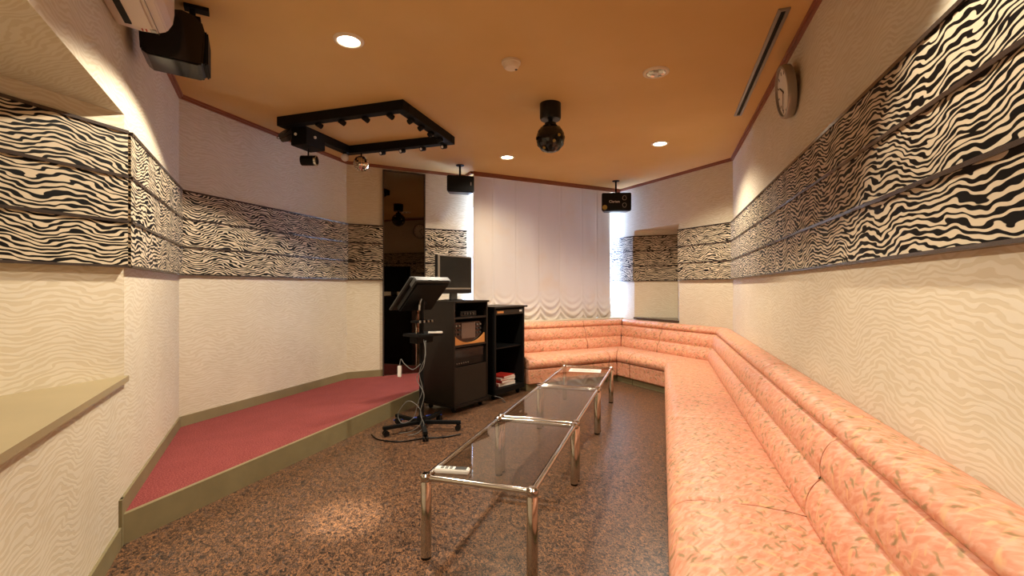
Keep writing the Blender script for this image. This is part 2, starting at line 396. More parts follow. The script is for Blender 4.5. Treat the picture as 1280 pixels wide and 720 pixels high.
# crown moulding
bm = B()
for a, b in ((A0, A1), (A1, wv(W1, VC)), (wv(W1, VC), wv(2.46, VC)), (wv(2.46, VC), wv(2.46, V1)), (wv(2.46, V1), A3), (A3, A4), (A4, A5), (A5, A0)):
    strip(bm, a, b, H-.035, H, .018); strip(bm, a, b, H-.020, H, .030)
struct('trim_2', bm, M['crown'])
# pelmet board behind moulding that carries the curtain
bm = B(); wbox(bm, 2.48, W1, VC, VC+.018, H-.05, H); struct('trim_3', bm, M['crown'])
# recess ledges
def offpoly(p, d): return p
bm = B(); e = .02*R2
prism(bm, [(LR0[0]-.0, LR0[1]+.0), (LR0[0]+e, LR0[1]+e), (LR1[0]+e, LR1[1]+e), (LR1[0], LR1[1]), (LR0[0], LRy)], LEDGE-.03, LEDGE); struct('trim_4', bm, M['ledge'])
bm = B(); prism(bm, [(RR0[0], RR0[1]), (RR0[0]-e, RR0[1]-e), (RR1[0]-e, RR1[1]-e), RR1, RRc], LEDGE-.022, LEDGE); struct('trim_5', bm, M['rail'])  # dark rail material here paints in the shade on the ledge's front edge

# zebra-print band: boards standing off the wall, with bronze rails between three rows
ZB, ZT = 1.41, 2.105
band_n = [6]
def band(a, b, d=.028, e0=0, e1=0):
    bm = B(); r = B()
    a = Vector(a); b = Vector(b); t = (b-a).normalized(); a = a-t*e0; b = b+t*e1
    strip(bm, a, b, ZB, ZT, d); hh = (ZT-ZB)/3
    for i in range(4):
        z = ZB+i*hh; 
        strip(r, a, b, z-.007 if i else z-.004, z+.008, d+.008)
    k = band_n[0]; band_n[0] += 2
    struct('trim_%d' % k, bm, M['zebra']); struct('trim_%d' % (k+1), r, M['rail'])
g = .028*math.tan(PI/8)
band(A0, A1, e1=-.0)
band(A1, RR1, e0=-.0)
band(RR0, wv(W1, V1))
band((RR1[0], RR0[1]), RR0, d=.012)
band(wv(2.46, V1), wv(1.86, V1))
band(wv(1.29, V1), A3)
band(A3, A4)
band(A4, LR0)
band(LR0, (LR0[0], LRy))
band(LR1, A5)
# smoked wall mirror on the far wall
mir = thing('wall_mirror', 'tall smoked mirror panel on the far wall behind the stage', 'mirror', (0, 0, 0))
bm = B(); wbox(bm, 1.305, 1.845, V1-.014, V1-.002, ST+.01, 2.83); obj('mirror_glass', bm, M['smoke'], parent=mir)
bm = B()
wbox(bm, 1.29, 1.305, V1-.03, V1, ST, 2.84); wbox(bm, 1.845, 1.86, V1-.03, V1, ST, 2.84); wbox(bm, 1.29, 1.86, V1-.03, V1, 2.83, 2.845)
obj('mirror_frame', bm, M['rail'], parent=mir)
# window curtain: one hanging cloth with gathered scallops along the hem
def curtain():
    bm = B(); uvl = bm.loops.layers.uv.verify()
    w0, w1 = 2.49, 4.885; zt = 2.868; NX, NZ = 200, 110
    seams = [2.49, 2.86, 3.33, 3.80, 4.20, 4.62, 4.885]
    seams = [2.49, 2.80, 3.17, 3.56, 3.93, 4.33, 4.62, 4.885]
    grid = []
    for j in range(NZ+1):
        tz = j/NZ; row = []
        for i in range(NX+1):
            w = w0+(w1-w0)*i/NX
            k = max(a for a in range(len(seams)-1) if seams[a] <= w+1e-9)
            u = (w-seams[k])/(seams[k+1]-seams[k]); bow = 4*u*(1-u)
            zb = .826-.030*bow+.008*math.sin(7*w)
            z = zt+(zb-zt)*tz
            h = z-zb
            amp = math.exp(-(h/.24)**2)
            fold = amp*(.034*math.sin((h-.05*(1-bow)*1.4)*60 + 1.5*math.sin(3*w)+2.4*bow)*(.55+.45*bow) + .02)
            near = min(u, 1-u)*(seams[k+1]-seams[k])
            crease = .010*math.exp(-(near/.012)**2)
            bil = .012*math.sin(w*9+.8*z)*.6+.006*math.sin(w*23+z*2)
            v = VC+.055-fold-bil*(.4+.6*tz)+crease
            row.append((bm.verts.new(((w-v)*R2, (w+v)*R2, z)), (w, z)))
        grid.append(row)
    for j in range(NZ):
        for i in range(NX):
            q = (grid[j][i], grid[j+1][i], grid[j+1][i+1], grid[j][i+1])
            f = bm.faces.new([p[0] for p in q])
            for lp, p in zip(f.loops, q): lp[uvl].uv = p[1]
    return obj('window_curtain', bm, M['curtain'], smooth=True)
tag(curtain(), 'beige cloth curtain with a gathered scalloped hem covering the far window', 'curtain')

# ---------------------------------------------------------------- sofa modules
def roll(p, q, bulge, n=10, side=1):
    """points of a puffed arc from p to q"""
    p = Vector(p); q = Vector(q); d = q-p; nrm = Vector((-d.y, d.x)).normalized()*side
    return [p+d*(i/n)+nrm*bulge*(math.sin(PI*i/n)**.6 if 0 < i < n else 0) for i in range(n+1)]
def sweep(bm, prof, P0, t, nn, f0, f1, closed=True, shrink=.006, seg=14, nap=0):
    """extrude profile points (o,z) between mitred ends f0(o), f1(o)"""
    uvl = bm.loops.layers.uv.verify()
    c = sum(prof, Vector((0, 0)))/len(prof)
    cum = [0]
    for a, b in zip(prof, prof[1:]): cum.append(cum[-1]+(b-a).length)
    st = [(0, 1), (.004, .45), (.012, .12), (.03, 0)]
    L = abs(f1(.4)-f0(.4))
    fr = [(a/L, k) for a, k in st]; mid = [(.03/L+(1-.06/L)*i/seg, 0) for i in range(1, seg)]
    fr = fr+mid+[(1-a, k) for a, k in fr[::-1]]
    rows = []
    for s, k in fr:
        row = []
        for i, p in enumerate(prof):
            dv = (c-p); pp = p+dv.normalized()*shrink*2.2*k if dv.length > 1e-6 else p
            a = f0(p.x); b = f1(p.x); ss = a+(b-a)*s
            row.append((bm.verts.new((P0[0]+t[0]*ss+nn[0]*pp.x, P0[1]+t[1]*ss+nn[1]*pp.x, pp.y)), (ss, cum[i])))
        rows.append(row)
    for a, b in zip(rows, rows[1:]):
        for i in range(len(prof)-1):
            q = (a[i], b[i], b[i+1], a[i+1]); f = bm.faces.new([x[0] for x in q])
            for lp, x in zip(f.loops, q): lp[uvl].uv = x[1]
    for row in (rows[0], rows[-1]):
        f = bm.faces.new([x[0] for x in row])
        for lp, x in zip(f.loops, row): lp[uvl].uv = x[1]
    bmesh.ops.recalc_face_normals(bm, faces=bm.faces[:])
V2 = lambda *a: Vector(a)
BACK = [V2(.02, .38)]+[V2(.30, .38)]+roll((.292, .405), (.236, .56), .028, side=-1)+roll((.236, .562), (.190, .725), .030, side=-1)+[V2(.03, .73)]
TOP = [V2(.03, .715), V2(.172, .722), V2(.190, .728), V2(.203, .743), V2(.206, .762), V2(.198, .780), V2(.182, .795), V2(.158, .806), V2(.128, .812), V2(.095, .812), V2(.062, .805), V2(.034, .792), V2(.014, .773), V2(.005, .75), V2(.005, .735)]
SEAT = [V2(.24, .285), V2(.24, .400), V2(.34, .418), V2(.46, .428), V2(.58, .430), V2(.68, .424), V2(.74, .412), V2(.78, .388), V2(.803, .352), V2(.806, .320), V2(.796, .295), V2(.78, .282)]
FRONT = [V2(.20, .09), V2(.20, .275), V2(.775, .275), V2(.786, .262), V2(.790, .18), V2(.786, .10), V2(.775, .088)]
PLINTH = [V2(.10, 0), V2(.10, .088), V2(.735, .088), V2(.735, 0)]
def module(label, P0, t, nn, f0, f1):
    r = thing('sofa_module', label, 'sofa', (0, 0, 0), group='built-in sofa modules along the walls')
    mid = (f0(.4)+f1(.4))/2; org = Vector((P0[0]+t[0]*mid+nn[0]*.4, P0[1]+t[1]*mid+nn[1]*.4, 0)); r.location = org
    for nm, pr, mt, sm, sh in (('plinth', PLINTH, 'olive', False, .001), ('front_panel', FRONT, 'sofa', True, .004), ('seat_cushion', SEAT, 'sofa', True, .006), ('backrest', BACK, 'sofa', True, .006), ('headrest_roll', TOP, 'sofa', True, .005)):
        bm = B(); sweep(bm, pr, (P0[0]-org.x, P0[1]-org.y), t, nn, f0, f1, shrink=sh)
        obj(nm, bm, M[mt], parent=r, smooth=sm, auto=True)
    return r
T8 = math.tan(PI/8)
yC = A1[1]
rr = ((XR-.002, 0), (0, 1), (-1, 0))
module('near end of the salmon bench sofa on the right wall, nearest the camera', *rr, lambda o: -.92, lambda o: .55)
module('second salmon sofa section from the camera on the right wall', *rr, lambda o: .56, lambda o: 2.09)
module('middle salmon sofa section on the right wall, right of the nearest glass table', *rr, lambda o: 2.10, lambda o: 3.39)
module('salmon sofa section on the right wall that ends at the first corner', *rr, lambda o: 3.40, lambda o: yC-o*T8)
v0 = (yC-XR)*R2
cc = (wv(W1-.002, 0), (-R2, R2), (-R2, -R2))
module('short salmon corner sofa section right of the wall niche', *cc, lambda o: v0+o*T8, lambda o: 4.85)
module('salmon sofa section below the wall niche, facing the far glass table', *cc, lambda o: 4.86, lambda o: 5.90-o)
bb = (wv(0, 5.90), (-R2, -R2), (R2, -R2))
module('salmon sofa section under the right end of the curtain', *bb, lambda o: -W1+o, lambda o: -4.14)
module('salmon sofa section under the curtain beside the low black rack', *bb, lambda o: -4.13, lambda o: -2.86)
bm = B(); wbox(bm, 2.86, W1, 5.905, V1-.1, .0, WIN_Z0-.035)
struct('trim_40', bm, M['paper'])

# ---------------------------------------------------------------- glass tables
def glass_table(y0, y1, label):
    x0, x1 = -1.083, -.553; r = thing('glass_coffee_table', label, 'table', ((x0+x1)/2, (y0+y1)/2, 0), group='glass tables standing end to end')
    cx, cy = (x1-x0)/2, (y1-y0)/2; zt = .388
    for sx in (-1, 1):
        for sy in (-1, 1):
            bm = B(); lathe(bm, [(0, .012), (.026, .012), (.026, .365), (.024, .368), (.024, .374), (.027, .378), (.029, .388), (.027, .400), (.018, .408), (0, .410)], (sx*cx, sy*cy, 0), 24)
            lg = obj('leg', bm, M['chrome'], parent=r, smooth=True, auto=True)
            bm = B(); lathe(bm, [(0, 0), (.024, 0), (.025, .012), (0, .0125)], (sx*cx, sy*cy, 0), 20); obj('foot_cap', bm, M['black'], parent=lg, smooth=True, auto=True)
    for sx in (-1, 1):
        bm = B(); cyl(bm, (sx*cx, -cy+.02, zt), (sx*cx, cy-.02, zt), .015); obj('rail', bm, M['chrome'], parent=r, smooth=True, auto=True)
        bm = B(); cyl(bm, (-cx+.02, sx*cy, zt), (cx-.02, sx*cy, zt), .015); obj('rail', bm, M['chrome'], parent=r, smooth=True, auto=True)
    bm = B(); box(bm, -cx+.012, cx-.012, -cy+.012, cy-.012, .392, .400); obj('glass_top', bm, M['glass'], parent=r)
    return r
glass_table(2.02, 3.07, 'nearest smoked glass table with chrome tube frame and a remote on it')
glass_table(3.135, 4.20, 'middle smoked glass table of the chrome row')
glass_table(4.265, 5.39, 'farthest smoked glass table, with a printed sheet on it')
# remote on the near table
rc = thing('remote_control', 'white remote control with grey display on the near glass table', 'remote control', (-.975, 2.085, .4005), math.radians(10))
bm = B(); box(bm, -.085, .085, -.024, .024, 0, .022); obj('body', bm, M['white'], parent=rc, bevel=.005)
bm = B(); box(bm, .015, .072, -.017, .017, .0221, .0235); obj('display', bm, M['grey'], parent=rc)
for k in range(3):
    bm = B(); box(bm, -.012-.022*k, .002-.022*k, -.012, .012, .0221, .0245); obj('button', bm, M['cable'], parent=rc)
# printed sheet on the far table
sh = thing('printed_sheet', 'white printed notice sheet lying on the farthest glass table', 'paper', (-.80, 5.10, .4005), math.radians(4))
bm = B(); box(bm, -.17, .17, -.10, .10, 0, .0012); obj('sheet', bm, M['paperw'], parent=sh)
bm = B()
for k in range(6): box(bm, -.14, .10+.04*((k*7) % 3-1), .07-.026*k, .077-.026*k, .0013, .0016)
obj('print', bm, M['grey'], parent=sh)

# ---------------------------------------------------------------- equipment racks
RA = math.radians(71.5)
def casters(r, pts, z=.06, rad=.026, side=.0):
    for (x, y) in pts:
        bm = B(); cyl(bm, (x-.011, y, rad), (x+.011, y, rad), rad, seg=18); c = obj('caster', bm, M['black'], parent=r, smooth=True, auto=True)
        bm = B(); box(bm, x-.018, x+.018, y-.014, y+.014, rad+.014, z); cyl(bm, (x, y, z-.008), (x, y, z), .02); obj('caster_fork', bm, M['rail'], parent=c)
W1r, D1, H1 = .545, .46, 1.165
r1 = thing('equipment_rack', 'taller dark brown rack with karaoke machines, under the monitor', 'rack', (-2.035, 4.39, 0), RA)
bm = B(); zb = .075
box(bm, 0, .018, 0, D1, zb, H1-.02); box(bm, W1r-.018, W1r, 0, D1, zb, H1-.02); box(bm, .018, W1r-.018, D1-.012, D1, zb, H1-.02)
obj('cabinet_body', bm, M['rackm'], parent=r1)
bm = B(); box(bm, -.012, W1r+.012, -.018, D1+.01, H1-.02, H1); obj('top_board', bm, M['rackm'], parent=r1, bevel=.003)
bm = B(); box(bm, -.006, W1r+.006, -.012, D1, zb-.018, zb+.012); obj('base_board', bm, M['rackm'], parent=r1, bevel=.003)
for z in (.985, .69): 
    bm = B(); box(bm, .018, W1r-.018, .004, D1-.012, z-.01, z+.01); obj('shelf', bm, M['rackm'], parent=r1)
bm = B(); box(bm, .020, W1r-.020, .004, .022, zb+.013, .475); obj('door', bm, M['rackp'], parent=r1, bevel=.002)
casters(r1, [(.06, .06), (W1r-.06, .06), (.06, D1-.06), (W1r-.06, D1-.06)], z=.057)
def rloc(x, y, z): # local rack frame -> world
    return (-2.035+x*math.cos(RA)-y*math.sin(RA), 4.39+x*math.sin(RA)+y*math.cos(RA), z)
# devices in rack 1
am = thing('amplifier', 'black karaoke amplifier above the closed door of the taller rack', 'amplifier', rloc(W1r/2, .03, .478), RA)
bm = B(); box(bm, -.245, .245, 0, .36, 0, .185); obj('case', bm, M['black'], parent=am, bevel=.003)
bm = B(); box(bm, -.235, .235, -.004, 0, .085, .172); obj('display_window', bm, M['screen'], parent=am)
for k in range(6): 
    bm = B(); cyl(bm, (-.20+.035*k, 0, .03), (-.20+.035*k, -.008, .03), .007, seg=10); obj('knob', bm, M['silver'], parent=am)
km = thing('karaoke_machine', 'karaoke mixer with square brown screen and curved orange wooden front lip', 'karaoke machine', rloc(W1r/2, .05, .701), RA)
bm = B(); box(bm, -.235, .235, .0, .30, .0, .235); obj('case', bm, M['gloss'], parent=km, bevel=.004)
bm = B(); box(bm, -.11, .11, -.008, 0, .06, .225); obj('screen', bm, M['lcd'], parent=km)
for sx in (-1, 1):
    for z in (.20, .155, .11):
        for k in (0, 1):
            bm = B(); cyl(bm, (sx*(.145+.05*k), 0, z), (sx*(.145+.05*k), -.014, z), .011, .009, seg=14); obj('knob', bm, M['silver'] if z > .18 else M['grey'], parent=km, smooth=True, auto=True)
bm = B(); n = 24; front = []
def lipz(u): return .018+.085*abs(u)**2.4
for yy in (-.03, -.012):
    front.append([(bm.verts.new((-.245+.49*i/n, yy+.0*abs(2*i/n-1), 0)), bm.verts.new((-.245+.49*i/n, yy, lipz(2*i/n-1)+(.0 if yy < -.02 else .0)))) for i in range(n+1)])
for i in range(n):
    a, b = front
    bm.faces.new((a[i][0], a[i+1][0], a[i+1][1], a[i][1])); bm.faces.new((b[i][0], b[i][1], b[i+1][1], b[i+1][0]))
    bm.faces.new((a[i][1], a[i+1][1], b[i+1][1], b[i][1])); bm.faces.new((a[i][0], b[i][0], b[i+1][0], a[i+1][0]))
bm.faces.new((front[0][0][0], front[0][0][1], front[1][0][1], front[1][0][0])); bm.faces.new((front[0][n][0], front[1][n][0], front[1][n][1], front[0][n][1]))
bmesh.ops.recalc_face_normals(bm, faces=bm.faces[:]); obj('wooden_lip', bm, M['wood'], parent=km)
rx = thing('receiver', 'small black receiver on the top shelf of the taller rack', 'receiver', rloc(W1r/2+.02, .06, .996), RA)
bm = B(); box(bm, -.13, .13, 0, .20, 0, .055); obj('case', bm, M['black'], parent=rx, bevel=.003)
for k in range(4):
    bm = B(); cyl(bm, (-.07+.045*k, 0, .028), (-.07+.045*k, -.012, .028), .013, seg=16); obj('knob', bm, M['grey'], parent=rx, smooth=True, auto=True)
# rack 2
W2, D2, H2 = .60, .44, 1.085; o2 = (-1.83, 5.045)
def r2loc(x, y, z): return (o2[0]+x*math.cos(RA)-y*math.sin(RA), o2[1]+x*math.sin(RA)+y*math.cos(RA), z)
r2 = thing('equipment_rack', 'lower black open rack with red pamphlets inside, beside the sofa', 'rack', (*o2, 0), RA)
bm = B(); box(bm, 0, .03, 0, D2, zb, H2-.02); box(bm, W2-.03, W2, 0, D2, zb, H2-.02); box(bm, .03, W2-.03, D2-.012, D2, zb, H2-.02)
obj('cabinet_body', bm, M['matte'], parent=r2)
bm = B(); box(bm, -.03, W2+.03, -.03, D2+.01, H2-.02, H2); obj('top_board', bm, M['rackm'], parent=r2, bevel=.003)
bm = B(); box(bm, 0, W2, 0, D2, zb-.012, zb+.05); obj('base_board', bm, M['matte'], parent=r2, bevel=.003)
bm = B(); box(bm, .03, W2-.03, .03, D2-.012, .585, .60); obj('shelf', bm, M['matte'], parent=r2)
bm = B(); box(bm, .03, W2-.03, .0, .02, .985, 1.045); dr = obj('front_panel', bm, M['rackp'], parent=r2)
bm = B(); box(bm, .05, .17, -.002, 0, 1.005, 1.03); obj('wood_label', bm, M['wood'], parent=dr)
bm = B(); box(bm, W2-.11, W2-.06, -.002, 0, 1.012, 1.032); obj('white_label', bm, M['white'], parent=dr)
casters(r2, [(.06, .06), (W2-.06, .06), (.06, D2-.06), (W2-.06, D2-.06)], z=.063)
def slab(name, label, cat, loc, rz, sx, sy, sz, mat, tilt=None, grp=None, page=None):
    t = thing(name, label, cat, loc, rz, grp)
    bm = B(); mt = Matrix.Rotation(tilt, 4, 'Y') if tilt else None
    box(bm, -sx/2, sx/2, -sy/2, sy/2, 0, .0015, mt); box(bm, -sx/2, sx/2, -sy/2, sy/2, sz-.0015, sz, mt); box(bm, -sx/2, -sx/2+.0015, -sy/2, sy/2, .0015, sz-.0015, mt); obj('cover', bm, mat, parent=t)
    bm = B(); box(bm, -sx/2+.002, sx/2-.003, -sy/2+.003, sy/2-.003, .0016, sz-.0016, mt); obj('pages', bm, M['paperw'], parent=t)
    return t
zz = .126
for k, (h, mm, lb) in enumerate(((.035, 'paperw', 'white pamphlet at the bottom of the stack in the lower rack'), (.03, 'red', 'red pamphlet in the stack in the lower rack'), (.025, 'paperw', 'white pamphlet second from the top in the lower rack'), (.022, 'red', 'red pamphlet on top of the stack in the lower rack'))):
    slab('pamphlet', lb, 'book', r2loc(.34+.01*k, .17, zz), RA+.15*(k % 2)-.1, .30-.02*k, .21, h, M[mm], grp='pamphlets stacked in the lower rack'); zz += h+.0005
rb = thing('red_carton', 'upright red carton standing left of the pamphlets in the lower rack', 'box', r2loc(.11, .15, .126), RA)
bm = B(); box(bm, -.05, .05, -.05, .05, 0, .17); obj('box_body', bm, M['red'], parent=rb, bevel=.004)
bm = B(); cyl(bm, (0, 0, .17), (0, 0, .20), .03, .022); obj('lid', bm, M['red'], parent=rb, smooth=True, auto=True)

# ---------------------------------------------------------------- monitor on rack 1
tv = thing('monitor', 'silver-framed flat monitor standing on the taller rack', 'monitor', rloc(.21, .18, H1), RA)
MW, MH, MB = .53, .41, .075
bm = B(); box(bm, -MW/2, MW/2, 0, .045, MB, MB+MH); box(bm, -MW/2+.06, MW/2-.06, .045, .085, MB+.05, MB+MH-.06); obj('housing', bm, M['black'], parent=tv, bevel=.004)
bm = B()
box(bm, -MW/2, -MW/2+.028, -.008, 0, MB, MB+MH); box(bm, MW/2-.014, MW/2, -.008, 0, MB+.0, MB+MH)
box(bm, -MW/2+.028, MW/2-.014, -.008, 0, MB+MH-.014, MB+MH); box(bm, -MW/2+.028, MW/2-.014, -.008, 0, MB+.045, MB+.062); obj('bezel', bm, M['silver'], parent=tv, bevel=.002)
bm = B(); box(bm, -MW/2+.028, MW/2-.014, -.006, 0, MB, MB+.045); obj('speaker_bar', bm, M['black'], parent=tv)
bm = B(); box(bm, -MW/2+.028, MW/2-.014, -.003, 0, MB+.062, MB+MH-.014); obj('screen', bm, M['screen'], parent=tv)
bm = B(); box(bm, -.05, .05, .01, .045, .01, MB); obj('neck', bm, M['grey'], parent=tv, bevel=.004)
bm = B(); lathe(bm, [(0, 0), (.13, 0), (.13, .006), (.10, .014), (0, .018)], seg=32)
bmesh.ops.scale(bm, vec=(1.25, .8, 1), verts=bm.verts[:]); bmesh.ops.translate(bm, vec=(0, .02, 0), verts=bm.verts[:]); obj('stand_base', bm, M['gloss'], parent=tv, smooth=True, auto=True)

# ---------------------------------------------------------------- wheeled stand with tilted display
st = thing('display_stand', 'black wheeled pole stand beside the stage with a tray of cables', 'stand', (-2.10, 3.83, 0), 0)
bm = B(); cyl(bm, (0, 0, .05), (0, 0, 1.10), .022); obj('pole', bm, M['matte'], parent=st, smooth=True, auto=True)
bm = B(); cyl(bm, (-.035, -.03, .55), (-.035, -.03, 1.10), .006); obj('chrome_rod', bm, M['chrome'], parent=st, smooth=True)
bm = B(); box(bm, -.035, .035, -.03, .03, .05, .13); obj('hub', bm, M['matte'], parent=st, bevel=.005)
for k in range(5):
    a = math.radians(16+72*k); mt = Matrix.Rotation(a, 4, 'Z'); bm = B(); box(bm, .02, .36, -.019, .019, .058, .088, mt); ar = obj('leg', bm, M['matte'], parent=st, bevel=.003)
    bm = B(); p = mt @ Vector((.335, 0, 0)); t = mt @ Vector((0, 1, 0))
    for s in (-1, 1): cyl(bm, p+t*.006*s+Vector((0, 0, .026)), p+t*.022*s+Vector((0, 0, .026)), .026, seg=18)
    cyl(bm, p+Vector((0, 0, .03)), p+Vector((0, 0, .06)), .007, seg=10)
    cs = obj('caster', bm, M['black'], parent=ar, smooth=True, auto=True)
mt = Matrix.Rotation(RA-PI/2, 4, 'Z')
bm = B(); box(bm, -.13, .17, -.11, .11, .86, .885, Matrix.Rotation(RA, 4, 'Z')); box(bm, -.10, .10, -.05, .05, .80, .86, Matrix.Rotation(RA, 4, 'Z')); obj('tray', bm, M['matte'], parent=st, bevel=.004)
bm = B(); box(bm, -.10, .12, -.04, .04, 0.985, 1.005, Matrix.Rotation(RA, 4, 'Z')); obj('bracket', bm, M['matte'], parent=st, bevel=.003)
for k in range(4):
    bm = B(); c = Matrix.Rotation(RA, 4, 'Z') @ Vector((-.06+.05*k, -.045, .995)); lathe(bm, [(0, -.01), (.009, -.01), (.009, .01), (0, .012)], c, 12); obj('knob', bm, M['silver'], parent=st, smooth=True, auto=True)
# white gadget on the tray
wg = thing('handset', 'small white handset lying on the tray of the wheeled stand', 'remote control', (-1.975, 3.86, .8855), math.radians(25))
bm = B(); box(bm, -.065, .065, -.02, .02, 0, .018); obj('body', bm, M['white'], parent=wg, bevel=.004)
bm = B(); box(bm, -.05, .01, -.014, .014, .0181, .0195); obj('display', bm, M['grey'], parent=wg)
# the tilted panel
pn = thing('touch_display', 'tilted grey display panel on top of the wheeled stand, seen from behind', 'display', (-2.10, 3.83, 1.10), RA)
TL = Matrix.Translation((0, .0, .13)) @ Matrix.Rotation(math.radians(-46), 4, 'X')   # local y is the slope (up toward the room)
def pbox(bm, x0, x1, y0, y1, z0, z1): box(bm, x0, x1, y0, y1, z0, z1, TL)
bm = B(); pbox(bm, -.235, .235, -.20, .21, .02, .045); obj('housing', bm, M['grey'], parent=pn, bevel=.008)
bm = B(); pbox(bm, -.21, .21, -.175, .185, .0452, .047); obj('screen', bm, M['screen'], parent=pn)
bm = B()
vs = box(bm, -.20, .20, -.19, .16, -.045, .02, TL); obj('rear_shell', bm, M['black'], parent=pn, bevel=.012)
bm = B(); pbox(bm, -.215, .215, -.215, -.12, -.03, .02); obj('rear_rim', bm, M['grey'], parent=pn, bevel=.008)
bm = B(); cyl(bm, (0, 0, 0), (0, .0, .10), .028); box(bm, -.045, .045, -.02, .02, .05, .13); obj('tilt_joint', bm, M['matte'], parent=pn, smooth=False)
bm = B(); tube(bm, spline([(-.05, -.05, .10), (-.09, -.075, .06), (-.10, -.08, .0)]), .009); obj('clamp_lever', bm, M['silver'], parent=pn, smooth=True)
# cables
def cable(name, label, pts, r, mat, n=10, cat='cable'):
    bm = B(); tube(bm, spline(pts, n), r, 8); o = obj(name, bm, M[mat], smooth=True); return tag(o, label, cat)
cable('cable', 'light grey cable hanging in a long loop from the stand tray to its base', [(-2.03, 3.74, .84), (-1.99, 3.70, .70), (-2.05, 3.70, .55), (-2.02, 3.70, .40), (-2.06, 3.69, .28), (-2.10, 3.68, .15), (-2.20, 3.66, .10), (-2.24, 3.66, .18), (-2.14, 3.66, .30), (-2.04, 3.68, .24), (-2.02, 3.68, .12), (-2.10, 3.66, .04), (-2.22, 3.64, .012)], .003, 'cable')
cable('cable', 'thin grey cable twisting down beside the longer loop on the stand', [(-2.01, 3.74, .83), (-2.00, 3.69, .62), (-2.07, 3.69, .50), (-2.00, 3.69, .36), (-2.03, 3.68, .20), (-1.99, 3.67, .10), (-2.04, 3.65, .03), (-2.12, 3.62, .010)], .0035, 'cable')
pl = cable('power_adapter', 'white plug adapter dangling on a grey cord left of the stand pole', [(-2.06, 3.74, .62), (-2.13, 3.72, .57), (-2.20, 3.70, .62), (-2.235, 3.70, .66), (-2.25, 3.70, .60)], .0035, 'cable', cat='plug')
bm = B(); box(bm, -2.266, -2.234, 3.688, 3.712, .50, .60); obj('plug_body', bm, M['white'], parent=pl, bevel=.004)
cable('cable', 'black cable running along the carpet behind the wheeled stand base', [(-2.44, 3.55, .008), (-2.30, 3.45, .008), (-2.10, 3.46, .008), (-1.95, 3.60, .008), (-1.80, 3.68, .008), (-1.70, 3.80, .008)], .006, 'black')
cable('cable', 'blue cable lying on the floor behind the wheeled stand', [(-2.50, 4.00, .008), (-2.35, 4.12, .012), (-2.20, 4.20, .03), (-2.14, 4.30, .012), (-2.20, 4.36, .008)], .007, 'blue')
cable('cable', 'grey cable drooping between the two rack bases', [(-1.79, 4.93, .09), (-1.72, 4.98, .06), (-1.69, 5.02, .008), (-1.76, 5.10, .006)], .003, 'cable')

# ---------------------------------------------------------------- ceiling fittings
def downlight(x, y, label, on=True, power=0, deg=110, blend=.3):
    t = thing('downlight', label, 'ceiling light', (x, y, H), 0, 'recessed round ceiling downlights')
    bm = B(); lathe(bm, [(.068, -.002), (.070, -.012), (.080, -.014), (.094, -.008), (.096, 0)], seg=40); obj('trim_ring', bm, M['lampw'], parent=t, smooth=True)
    bm = B()
    if on: lathe(bm, [(.068, -.004), (.05, -.009), (0, -.010)], seg=32); obj('bulb', bm, M['lamp_on'], parent=t, smooth=True)
    else:
        lathe(bm, [(.069, -.010), (.055, -.003), (.03, -.0015), (.012, -.0015)], seg=14); obj('reflector', bm, M['lamp_off'], parent=t)
        bm = B(); lathe(bm, [(.016, -.0015), (.020, -.008), (.014, -.014), (0, -.016)], seg=20); obj('bulb', bm, M['white'], parent=t, smooth=True)
    if on and power:
        s = spot('lamp', 0, 0, -.03, power, deg, blend); s.parent = t
    return t
downlight(-1.926, 2.553, 'lit round downlight above the front of the stage, largest lit one', True, 170, 134, .12)
downlight(-1.80, 5.416, 'lit round downlight left of the hanging black ball, near the curtain', True, 110, 150, 1)
downlight(-.024, 5.424, 'lit round downlight near the far right corner of the ceiling', True, 130, 140, .6)
downlight(-.044, 3.627, 'unlit round downlight with bare metal reflector', False)
downlight(.30, 1.40, 'lit round downlight over the near sofa', True, 88, 92, .25)
downlight(-1.15, 1.30, 'lit round downlight over the near left wall', True, 55, 110, .4)

nb = spot('lamp_beam', -1.926, 2.553, H-.03, 420, 12, 1, size=.02); nb.rotation_euler = Vector((.21, -.32, -2.87)).to_track_quat('-Z', 'Y').to_euler()

sd = thing('smoke_detector', 'small cream round smoke detector on the ceiling', 'smoke detector', (-1.016, 3.147, H))
bm = B(); lathe(bm, [(.068, 0), (.068, -.016), (.060, -.020)], seg=32); obj('base', bm, M['lampw'], parent=sd, smooth=True, auto=True)
bm = B(); lathe(bm, [(.060, -.020), (.054, -.040), (.044, -.050), (0, -.054)], seg=32); obj('cover', bm, M['lampw'], parent=sd, smooth=True, auto=True)
bm = B(); cyl(bm, (.03, .02, -.046), (.03, .02, -.056), .009, seg=12); obj('indicator', bm, M['grey'], parent=sd)
sl = thing('air_diffuser', 'long narrow slot air diffuser in the ceiling near the right wall', 'vent', (.665, 3.89, H), math.atan2(.0, 1))
bm = B()
for a, b in ((-.032, -.013), (.013, .032)): box(bm, a, b, -.87, .87, -.010, 0)
for a, b in ((-.87, -.85), (.85, .87)): box(bm, -.013, .013, a, b, -.010, 0)
obj('frame', bm, M['silver'], parent=sl)
bm = B(); box(bm, -.013, .013, -.85, .85, -.003, -.0005); obj('slot', bm, M['matte'], parent=sl)

